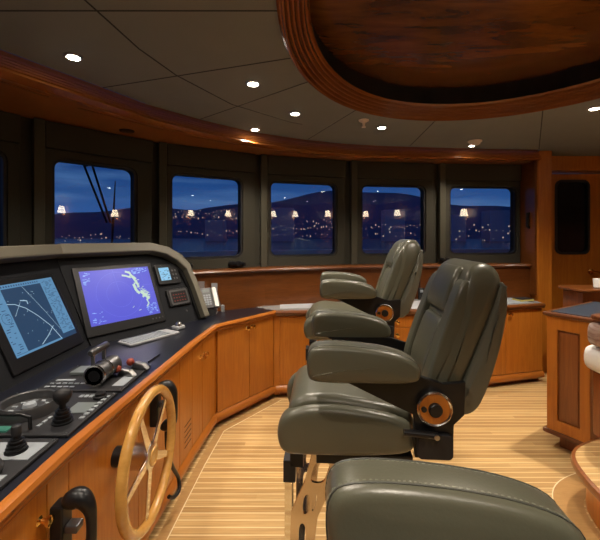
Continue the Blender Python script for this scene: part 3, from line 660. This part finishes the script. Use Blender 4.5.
# keyboard with trackball
kc = Vector((-1.085, 2.64)); Fk = frame((kc.x, kc.y, ZW+.0005), (u2.x, u2.y, 0), (-h2.x, -h2.y, 0), (0, 0, 1))
kb = thing('keyboard', 'pale grey keyboard lying on the black worktop in front of the radar screen', 'keyboard', (kc.x, kc.y, ZW), math.atan2(u2.y, u2.x))
obj('case', prism(B(), rrect(-.2, .2, -.08, .08, .012), 0, .016, Fk), 'keygrey', kb, bevel=.004)
for r in range(5):
    bm = B()
    for c in range(14): x = -.185+c*.0225; box(bm, x, x+.018, -.062+r*.026, -.042+r*.026, .016, .021, Fk)
    obj('key_row', bm, 'label', kb)
tb = thing('trackball', 'small silver trackball unit standing on the keyboard end', 'trackball', (-.99, 2.83, ZW))
bm = B(); prism(bm, rrect(-.045, .045, -.035, .035, .015), 0, .03, frame((-.965, 2.90, ZW+.0005), (u2.x, u2.y, 0), (-h2.x, -h2.y, 0), (0, 0, 1))); obj('base', bm, 'keygrey', tb, bevel=.008)
bm = B(); bmesh.ops.create_uvsphere(bm, u_segments=20, v_segments=12, radius=.026, matrix=Matrix.Translation((-.965, 2.90, ZW+.036))); obj('ball', bm, 'steel', tb, smooth=True)
bm = B(); cyl(bm, (-.885, 2.13, ZW+.005), (-.872, 2.26, ZW+.005), .005, 8); tag(obj('pen', bm, 'black', smooth=True), 'black pen lying near the wooden nosing of the worktop', 'pen')
# desk phone
ph = thing('desk_phone', 'grey desk telephone leaning beside the end of the instrument hood', 'telephone', (-.83, 3.43, ZW), .9)
Fp = frame((-.825, 3.40, ZW+.05), (.80, .6, 0), (-.25, .33, .75), Vector((.80, .6, 0)).cross(Vector((-.25, .33, .75))))
obj('body', prism(B(), rrect(-.08, .085, .012, .21, .012), 0, .035, Fp), 'gunmetal', ph, bevel=.004)
obj('stand', box(B(), -.87, -.79, 3.38, 3.46, ZW+.001, ZW+.06), 'gunmetal', ph)
obj('handset', prism(B(), rrect(.02, .062, .01, .205, .015), .035, .06, Fp), 'white', ph, bevel=.006)
bm = B()
for r in range(5):
    for c in range(3): box(bm, -.065+c*.024, -.048+c*.024, .04+r*.022, .054+r*.022, .035, .04, Fp)
obj('keypad', bm, 'label', ph)
obj('display', box(B(), -.065, .0, .165, .195, .035, .038, Fp), 'lcd', ph)
for (x, y, z1, w_, lb) in ((-.935, 3.455, 1.17, .06, 'clear acrylic holder standing behind the desk telephone, left of the white one'), (-.825, 3.515, 1.147, .06, 'white card holder standing right behind the desk telephone')):
    t = thing('card_holder', lb, 'card holder', (x, y, ZW))
    obj('back', box(B(), x-w_/2, x+w_/2, y, y+.006, ZW+.001, z1), 'acrylic' if x < -.9 else 'paper', t)
    obj('foot', box(B(), x-w_/2, x+w_/2, y-.05, y-.0005, ZW+.001, ZW+.007), 'acrylic', t)
bm = B(); box(bm, -.765, -.735, 3.53, 3.56, ZW+.001, ZW+.07); tag(obj('note_block', bm, 'paper', bevel=.003), 'small white note block beside the white card holder', 'note block')
# binoculars on the ledge
def binoculars(x, y, a, lb):
    t = thing('binoculars', lb, 'binoculars', (x, y, 1.267), a)
    for s in (-1, 1):
        b_ = obj('barrel', lathe(B(), [(.02, -.07), (.024, -.05), (.024, -.02), (.033, .0), (.036, .06), (.034, .065)], (s*.04, 0, .036), (0, 1, 0), 18), 'black', t, smooth=40, local=True)
    bm = B(); box(bm, -.025, .025, -.03, .02, .02, .045); obj('bridge', bm, 'black', t, local=True, bevel=.004)
binoculars(-1.12, 3.58, .5, 'black binoculars on the wooden ledge right behind the instrument hood')
binoculars(-.66, 3.84, .9, 'black binoculars on the wooden ledge below the gap between third and fourth windows')
binoculars(1.78, 4.44, 0, 'black binoculars on the ledge left of the rightmost window')
for (x, y, lb) in ((1.40, 4.22, 'black handheld radio with antenna on the far counter, left of the pair'), (1.52, 4.24, 'black handheld radio with antenna on the far counter, right of the pair')):
    t = thing('handheld_radio', lb, 'radio', (x, y, ZW))
    obj('body', box(B(), x-.032, x+.032, y-.02, y+.02, ZW+.005, ZW+.14), 'matblack', t, bevel=.006)
    bm = B(); cyl(bm, (x-.015, y, ZW+.14), (x-.015, y, ZW+.26), .008, 10, .005); obj('antenna', bm, 'black', t, smooth=True)
    obj('speaker_grille', box(B(), x-.018, x+.018, y-.022, y-.0202, ZW+.09, ZW+.12), 'label', t)
zt = ZW+.005
for (x, y, a, sx_, sy_, h, m_, lb) in ((1.28, 3.90, .12, .36, .42, .004, 'paper', 'flat pale chart sheet lying on the far counter behind the middle chair back'), (.1, 3.83, .05, .62, .24, .003, 'paper', 'pale chart sheet lying on the left end of the far counter'), (2.33, 4.12, .2, .40, .30, .004, 'label', 'grey folded chart on the right end of the far counter'),):
    bm = B(); box(bm, -sx_/2, sx_/2, -sy_/2, sy_/2, zt, zt+h, Matrix.Translation((x, y, 0)) @ Matrix.Rotation(a, 4, 'Z')); tag(obj('chart_sheet', bm, m_), lb, 'chart')
t = thing('notebook', 'small yellowish notebook with dark cover at the right end of the far counter', 'book', (2.56, 4.14, zt))
Fn = Matrix.Translation((2.53, 4.14, 0)) @ Matrix.Rotation(.25, 4, 'Z')
obj('pages', box(B(), -.09, .09, -.06, .06, zt+.005, zt+.026, Fn), 'yellow', t); obj('cover', box(B(), -.092, .092, -.062, .062, zt+.0262, zt+.03, Fn), 'matblack', t)

# ------------------------------------------------------------------ steering wheel and handsets
WC = Vector((-.655, 1.60, .635)); wn2 = Vector((1, .01, 0)).normalized(); wu = Vector((-.01, 1, 0)).normalized(); WF = frame(WC, wu, (0, 0, 1), wn2)
sw = thing('ships_helm', 'varnished wooden steering wheel with chrome hub and five spokes on the console front', 'steering wheel', tuple(WC))
RW = .270
bm = B(); tube(bm, [WF @ Vector((RW*math.cos(a*2*PI/72), RW*math.sin(a*2*PI/72), 0)) for a in range(72)], .0215, 14, closed=True); obj('rim', bm, 'oak', sw, smooth=True)
for a in (44, 116, 188, 260, 332):
    ar = math.radians(a); dd = Vector((math.cos(ar), math.sin(ar), 0)); pp = Vector((-math.sin(ar), math.cos(ar), 0))
    Fs = WF @ frame((0, 0, 0), dd, pp, (0, 0, 1))
    obj('spoke', prism(B(), [(.03, -.022), (.265, -.013), (.265, .013), (.03, .022)], -.004, .005, Fs), 'chrome', sw, bevel=.003)
bm = B(); lathe(bm, [(.040, -.10), (.054, -.095), (.054, -.02), (.057, -.015), (.057, .008), (.046, .012), (.001, .013)], WC, wn2, 30); obj('hub', bm, 'hubsteel', sw, smooth=35)
obj('hub_medallion', lathe(B(), [(.040, .0), (.038, .006), (.03, .007), (.028, .004), (.001, .005)], WC+wn2*.0125, wn2, 30), 'oak', sw, smooth=35)
bm = B(); cyl(bm, WC-wn2*.10, WC-wn2*.165, .042, 20); obj('shaft', bm, 'black', sw, smooth=True)
def handset(x, y, z, lb, cord):
    t = thing('telephone_handset', lb, 'telephone', (x, y, z-.2))
    bm = B(); pp = spl([(x-.004, y, z-.02), (x+.0, y, z-.004), (x+.03, y, z+.006), (x+.056, y+.0, z-.02), (x+.066, y, z-.06), (x+.066, y, z-.13), (x+.054, y, z-.18), (x+.02, y, z-.2), (x, y, z-.19)], 5); rv = spl([(v, 0, 0) for v in (.02, .03, .031, .024, .017, .017, .025, .030, .022)], 5); tube(bm, pp, [v.x for v in rv], 16); obj('receiver', bm, 'black', t, smooth=True)
    obj('cradle', box(B(), x-.055, x-.012, y-.028, y+.028, z-.20, z-.01), 'black', t, bevel=.006)
    obj('cradle_lip', box(B(), x-.012, x+.03, y-.02, y+.02, z-.10, z-.075), 'gunmetal', t, bevel=.004)
    if cord: bm = B(); tube(bm, spl(cord), .011, 8); obj('cord', bm, 'black', t, smooth=True)
handset(-.752, 1.20, .735, 'black telephone handset hanging on the console front, nearest the viewer', None)
handset(-.73, 1.93, .80, 'black handset with looped cord hanging on the console behind the steering wheel', [(-.71, 1.94, .60), (-.72, 1.98, .45), (-.72, 2.06, .30), (-.71, 2.13, .19), (-.70, 2.11, .13), (-.715, 2.06, .125), (-.73, 2.03, .15)])

# ------------------------------------------------------------------ helm chairs
def helm_chair(label, x, y, dz):
    rz = -math.radians(3.6)
    t = thing('helm_chair', label, 'chair', (x, y, 0), rz, 'row of three leather helm chairs')
    ox = -.25
    T = lambda P: [(p[0]+ox, p[1]+dz) for p in P]
    def o(name, bm, m, parent=t, **k): return obj(name, bm, m, parent, local=True, **k)
    seat = o('seat', pillow(B(), T([(-.065, .80), (-.06, .88), (-.01, .925), (.08, .94), (.25, .92), (.45, .885), (.475, .80), (.46, .72), (.3, .69), (0, .69), (-.05, .72)]), -.215, .215, .04), 'leather', smooth=180)
    bl = T([(-.105, .765), (-.095, .835), (-.045, .88), (.05, .905), (.2, .902), (.42, .865), (.47, .80), (.46, .72), (.3, .70), (0, .695), (-.08, .70)])
    P = inset(smoothloop(bl, 2), .006)
    for s in (-1, 1):
        bo = o('seat_bolster', pillow(B(), bl, s*.20-.05, s*.20+.05, .035), 'leather', smooth=180)
        bm = B(); tube(bm, [(p[0], s*.226, p[1]) for p in P], .0028, 6, closed=True); o('piping', bm, 'piping', bo, smooth=True)
    bp = T([(.50, .87), (.535, 1.01), (.585, 1.15), (.635, 1.29), (.662, 1.40), (.69, 1.46), (.74, 1.492), (.795, 1.48), (.822, 1.42), (.80, 1.35), (.755, 1.24), (.68, 1.06), (.62, .93), (.56, .87)])
    def crown(bm):
        for v in bm.verts:
            h = max(0, (v.co.z-dz-1.30)/.19); v.co.y *= 1-.20*h*h
        return bm
    back_ = o('backrest', crown(pillow(B(), bp, -.228, .228, .036, it=2)), 'leather', smooth=180)
    # curved wings either side of the backrest
    for s in (-1, 1):
        wg = T([(.50, .97), (.545, 1.12), (.60, 1.27), (.635, 1.37), (.67, 1.425), (.73, 1.43), (.77, 1.38), (.73, 1.27), (.66, 1.11), (.61, 1.01), (.54, .96)])
        o('back_wing', crown(pillow(B(), wg, s*.175-.045, s*.175+.050, .016)), 'leather', smooth=180)
    lp = T([(.53, .95), (.515, 1.02), (.56, 1.15), (.595, 1.24), (.63, 1.245), (.60, 1.1), (.56, .96)])
    o('lumbar_pad', pillow(B(), lp, -.125, .125, .03), 'leather', smooth=180)
    hp = T([(.60, 1.27), (.615, 1.34), (.65, 1.43), (.69, 1.475), (.71, 1.45), (.68, 1.36), (.64, 1.26)])
    o('head_pad', crown(pillow(B(), hp, -.14, .14, .03)), 'leather', smooth=180)
    sh = T([(.61, .895), (.635, .96), (.69, 1.10), (.745, 1.24), (.775, 1.33), (.80, 1.39), (.815, 1.42), (.828, 1.385), (.822, 1.27), (.785, 1.10), (.735, .955), (.70, .895), (.65, .875)])
    shl = o('back_shell', crown(pillow(B(), sh, -.238, .238, .018)), 'shell', smooth=180)
    # armrests
    ap = T([(.028, 1.07), (.028, 1.16), (.075, 1.184), (.22, 1.18), (.36, 1.16), (.445, 1.125), (.46, 1.07), (.43, 1.042), (.25, 1.04), (.05, 1.04)])
    for s in (-1, 1):
        ar = o('armrest', pillow(B(), ap, s*.30-.052, s*.30+.052, .024), 'leather', smooth=180)
        Q = inset(smoothloop(ap, 2), .0008)
        for e in (-1, 1):
            bm = B(); tube(bm, [(p[0], s*.30+e*.033, p[1]) for p in Q], .0022, 6, closed=True); o('piping', bm, 'piping', ar, smooth=True)
            Q2 = [p for p in inset(smoothloop(ap, 2), -.0004)]
            bm = B()
            for i in range(0, len(Q2), 1):
                a, b = Q2[i], Q2[(i+1) % len(Q2)]; d = math.hypot(b[0]-a[0], b[1]-a[1]); nn = max(1, int(d/.009))
                for q in range(nn):
                    c = (a[0]+(b[0]-a[0])*(q+.25)/nn, a[1]+(b[1]-a[1])*(q+.25)/nn); c2 = (a[0]+(b[0]-a[0])*(q+.7)/nn, a[1]+(b[1]-a[1])*(q+.7)/nn)
                    tube(bm, [(c[0], s*.30+e*.0275, c[1]), (c2[0], s*.30+e*.0275, c2[1])], .0009, 4)
            o('stitching', bm, 'stitch', ar)
        FP = frame((ox, s*.262, dz), (1, 0, 0), (0, 0, 1), (0, s, 0))
        pl = [(.10, 1.055), (.45, 1.055), (.56, 1.02), (.645, 1.03), (.64, .90), (.60, .86), (.597, .765), (.58, .728), (.45, .728), (.445, .895)]
        sp = o('side_plate', prism(B(), pl, -.012, .01, FP), 'black', bevel=.003)
        o('hinge_block', prism(B(), rrect(.455, .592, .732, .83, .02), .01, .03, FP), 'matblack', sp, bevel=.004)
        c = FP @ Vector((.52, .93, .010)); ax = (0, s, 0)
        dsc = o('hinge_disc', lathe(B(), [(.060, 0), (.060, .020), (.056, .022), (.001, .022)], c, ax, 36), 'cherry')
        o('chrome_ring', lathe(B(), [(.060, .0), (.068, .004), (.068, .022), (.063, .027), (.058, .0225), (.058, .018)], c, ax, 36), 'hubsteel', dsc, smooth=40)
        o('centre_knob', lathe(B(), [(.026, .02), (.026, .036), (.022, .04), (.001, .041)], c, ax, 24), 'black', dsc, smooth=40)
        o('small_knob', lathe(B(), [(.011, .02), (.011, .028), (.001, .03)], Vector(c)+Vector((-.042, 0, 0)), ax, 16), 'black', dsc, smooth=40)
        bm = B(); a, b = FP @ Vector((.40, .842, .04)), FP @ Vector((.53, .832, .04)); cyl(bm, a, b, .013, 14); bm2 = B()
        lv = o('recline_lever', bm, 'black', smooth=True)
        o('lever_button', lathe(B(), [(.010, 0), (.010, .006), (.001, .007)], FP @ Vector((.522, .832, .05)), ax, 14), 'steel', lv)
    # support frame, footrest bracket and pedestal
    bm = B(); box(bm, .06+ox, .46+ox, -.20, .20, .645+dz, .69+dz); o('seat_frame', bm, 'black', bevel=.004)
    outl = [(.042, .672), (.011, .553), (-.048, .42), (-.052, .30), (-.052, .13), (.05, .13), (.055, .31), (.066, .40), (.187, .672)]
    hs = [[(.058, .636), (.121, .636), (.108, .59), (.089, .545), (.03, .550), (.045, .6)], [(.008, .494), (.034, .494), (.026, .415), (-.002, .411)], [(-.015, .37), (.015, .37), (.016, .25), (-.015, .25)], [(.05, .505), (.068, .49), (.05, .435), (.04, .42)]]
    for s in (-1, 1):
        fp = frame((ox, s*.17, dz), (1, 0, 0), (0, 0, 1), (0, s, 0))
        o('footrest_bracket', holed(B(), outl, [smoothloop(h, 2) for h in hs], -.006, .006, fp), 'bracket', bevel=.0015)
    bm = B(); box(bm, -.085+ox, -.05+ox, -.09, -.02, .2+dz, .49+dz); o('slide_rail', bm, 'chrome', bevel=.003)
    bm = B(); box(bm, -.09+ox, -.035+ox, -.10, -.01, .49+dz, .59+dz); box(bm, -.06+ox, .0+ox, -.10, -.01, .56+dz, .65+dz); o('slide_block', bm, 'matblack', bevel=.004)
    bm = B(); box(bm, -.085+ox, -.0+ox, -.165, .165, .10+dz, .13+dz); o('footboard', bm, 'chrome', bevel=.003)
    bm = B(); lathe(bm, [(.19, 0), (.19, .015), (.17, .022), (.09, .03), (.065, .05), (.06, .06), (.06, .45), (.048, .451), (.048, .636+dz)], (0, 0, 0), seg=36); o('pedestal', bm, 'steel', smooth=35)
    return t
helm_chair('olive grey leather helm chair nearest the viewer, only one padded armrest showing', .250, .345, 0)
helm_chair('olive grey leather helm chair in the middle of the row, seen whole with tall backrest', .27, 1.72, 0)
helm_chair('olive grey leather helm chair farthest away, its back against the window view', .392, 3.08, .085)

# ------------------------------------------------------------------ right: chart pedestal, settee
A = Vector((1.885, 2.79)); pu = Vector((.517, -.856)).normalized(); pv = Vector((.856, .517)).normalized()
FPd = frame((A.x, A.y, 0), (pu.x, pu.y, 0), (pv.x, pv.y, 0), (0, 0, 1))
pd = thing('chart_pedestal', 'angled wooden panelled cabinet with dark blue top at the right, in front of the door', 'cabinet', (2.25, 2.8, 0), math.atan2(pu.y, pu.x))
LF = .285
obj('body', box(B(), .012, LF-.012, .012, 0.8, .13, 1.0, FPd), 'cherry_dark', pd)
obj('toe_kick', box(B(), .06, LF-.03, .07, .78, 0.001, .13, FPd), 'cherry_dark', pd)
FF = frame((A.x, A.y, 0), (pu.x, pu.y, 0), (0, 0, 1), (-pv.x, -pv.y, 0))
obj('front_frame', holed(B(), [(.004, .14), (LF-.004, .14), (LF-.004, .995), (.004, .995)], [[(.075, .22), (LF-.065, .22), (LF-.065, .90), (.075, .90)]], -.012, .006, FF), 'cherry', pd, bevel=.003)
obj('inset_panel', prism(B(), [(.09, .235), (LF-.08, .235), (LF-.08, .885), (.09, .885)], -.011, -.004, FF), 'cherry_dark', pd, bevel=.004)
obj('side_panel', box(B(), LF-.012, LF-.004, .012, 0.8, .14, .995, FPd), 'cherry', pd)
obj('base_moulding', box(B(), -.022, LF+.02, -.02, 0.8, .105, .14, FPd), 'mahogany', pd, bevel=.012)
obj('top_edge', box(B(), -.022, LF+.02, -.02, 0.8, .995, 1.025, FPd), 'mahogany', pd, bevel=.01)
obj('blue_inlay', box(B(), .02, LF-.02, .02, 0.78, 1.0252, 1.029, FPd), 'navy', pd)
sh_ = thing('settee_shelf', 'rounded wooden shelf rail behind the dark blue topped cabinet', 'shelf', (3.3, 3.6, 0))
obj('rail', prism(B(), rrect(2.62, 4.4, 3.40, 3.75, .06), 1.07, 1.10), 'mahogany', sh_, bevel=.012)
obj('support', box(B(), 2.68, 4.38, 3.46, 3.72, .001, 1.07), 'cherry_dark', sh_)
mg = thing('white_mug', 'small white mug standing at the right edge on the wooden shelf rail', 'mug', (2.86, 3.52, 1.10))
obj('cup', lathe(B(), [(.025, 0), (.038, .01), (.042, .09), (.039, .09), (.035, .015), (.001, .012)], (2.86, 3.5, 1.101)), 'white', mg, smooth=40)
bm = B(); tube(bm, [(2.90, 3.5, 1.175), (2.925, 3.5, 1.165), (2.925, 3.5, 1.13), (2.898, 3.5, 1.12)], .006); obj('mug_handle', bm, 'white', mg, smooth=True)
st = thing('settee', 'wooden based settee with white seat cushion on the raised step at the right edge', 'settee', (2.5, 2.0, PZ))
obj('base', box(B(), 1.955, 3.3, 1.75, 2.44, PZ+.001, .70), 'cherry_dark', st, bevel=.006)
obj('seat_cushion', pillow(B(), [(1.895, .72), (1.895, .86), (1.97, .885), (3.3, .885), (3.34, .72), (3.2, .70), (2.0, .70)], 1.74, 2.46, .035), 'white', st, smooth=180)
pl_ = thing('striped_pillow', 'brown and white streaked pillow on the white settee cushion', 'pillow', (2.15, 2.36, .88))
M['streak'] = wood('streak', (.16, .06, .03), (.62, .52, .46), scale=(3, 5, 9), rough=.8, coat=0)
obj('pillow_body', pillow(B(), [(1.885, .90), (1.885, 1.02), (1.93, 1.045), (2.30, 1.045), (2.34, .96), (2.30, .89), (1.93, .888)], 2.28, 2.42, .04), 'streak', pl_, smooth=180)
obj('arm_rail', prism(B(), rrect(1.90, 3.0, 2.06, 2.44, .08), 1.055, 1.085), 'mahogany', st, bevel=.012)
obj('arm_panel', box(B(), 2.45, 2.98, 2.08, 2.42, .886, 1.054), 'cherry_dark', st)

# ------------------------------------------------------------------ outside
struct('trim_70', sweep(B(), offset_line([(-3.4, 1.2)]+NODES+[(4.2, 4.6)], 1.35), [(0, .2), (0, 1.385), (.12, 1.385), (.12, .2)]), 'hull')
tag(obj('side_deck', sweep(B(), [(-3.4, 1.2)]+NODES+[(4.2, 4.6)], [(.12, .15), (.12, .2), (1.34, .2), (1.34, .15)]), 'hull'), 'pale side deck outside the wheelhouse windows', 'deck', kind='structure')
bm = B(); box(bm, -3000, 3000, 6.5, 3000, -5, -4.6); tag(obj('sea', bm, 'sea'), None, None, kind='structure')
def ridge(y, seed, hfun, x0, x1, depth, n=140):
    bm = B(); R = []
    for i in range(n+1):
        x = x0+(x1-x0)*i/n; h = hfun(x)
        R.append([bm.verts.new((x, y-depth, -4.6)), bm.verts.new((x, y-depth*.5, h*.45)), bm.verts.new((x, y, h)), bm.verts.new((x, y+depth*.3, -4.6))])
    for i in range(n):
        for j in range(3): bm.faces.new((R[i][j], R[i+1][j], R[i+1][j+1], R[i][j+1]))
    return bm
# heights so the crest stands ~0.08 above the horizon
hf = lambda x: 118+26*math.sin(x/420+1)+14*math.sin(x/150)+6*math.sin(x/57)+ (30 if x > -400 else 0)*math.exp(-((x-200)/500)**2)
tag(obj('mountain_range', ridge(1500, 1, hf, -3400, 3000, 500), 'hazy_hill', smooth=True), 'dark blue mountain range on the horizon beyond the water', 'mountain', kind='structure')
bm = B(); random.seed(11)
def lightat(px, py, D, r):
    x = (px-300)/365*D; z = 1.6+(236-py)/365*D
    bmesh.ops.create_cube(bm, size=1, matrix=Matrix.Translation((x, D, z)) @ Matrix.Diagonal((r, r, r*1.6, 1)))
for row, (yy, a, b, n) in enumerate(((212, 170, 245, 20), (219, 170, 245, 17), (233, 175, 245, 16), (228, 268, 335, 26), (222, 300, 335, 10), (234, 270, 330, 12), (227, 362, 425, 20), (234, 365, 420, 10), (236, 58, 134, 16), (240, 60, 120, 6), (232, 450, 515, 12), (238, 450, 515, 8), (226, 455, 510, 5), (237, -20, 10, 5))):
    for i in range(n): lightat(a+(b-a)*(i+random.random())/n, yy+random.uniform(-2.5, 2.5), 400, random.choice((.5, .6, .7, 1.0)))
tag(obj('harbour_lights', bm, 'citylight'), 'rows of small warm town lights across the dark water', 'town lights', kind='stuff')
bm = B()
for (px, py, w_, h_) in ((272, 215, 22, 12), (385, 218, 20, 14), (452, 222, 14, 12), (490, 220, 20, 16), (205, 226, 18, 10), (262, 232, 10, 12)):
    x = (px-300)/365*420; ww = w_/365*420; z = 1.6+(236-py)/365*420
    b_ = B(); box(b_, x, x+ww, 420, 440, -4.6, z+h_/365*420*.6)
    tag(obj('waterfront_building', b_, 'bldg'), 'pale %s building on the far shore seen through the %s window' % ('low' if h_ < 13 else 'tall', {272: 'fourth', 385: 'fifth', 452: 'left part of the last', 490: 'right part of the last', 205: 'third', 262: 'left edge of the fourth'}[px]), 'building')
bm.free()
# wiper outside the second window
a = Vector(NODES[1]); b = Vector(NODES[2]); u = (b-a).normalized(); inn = Vector((u.y, -u.x))
Fw = frame((a.x, a.y, 0), (u.x, u.y, 0), (0, 0, 1), (inn.x, inn.y, 0))
wp = thing('windscreen_wiper', 'black twin arm windscreen wiper outside the second window from the left', 'wiper', tuple(Fw @ Vector((.55, 2.2, -.14))))
bm = B(); tube(bm, [Fw @ Vector((.40, 2.24, -.16)), Fw @ Vector((.585, 1.72, -.13))], .010, 8); tube(bm, [Fw @ Vector((.47, 2.24, -.16)), Fw @ Vector((.615, 1.72, -.13))], .010, 8); obj('arm', bm, 'black', wp)
bm = B(); tube(bm, [Fw @ Vector((.655, 2.10, -.125)), Fw @ Vector((.635, 1.72, -.125)), Fw @ Vector((.62, 1.40, -.125))], [.004, .012, .008], 8); obj('blade', bm, 'black', wp)
bm = B(); cyl(bm, Fw @ Vector((.43, 2.24, -.09)), Fw @ Vector((.43, 2.24, -.18)), .03, 14); obj('pivot', bm, 'black', wp)
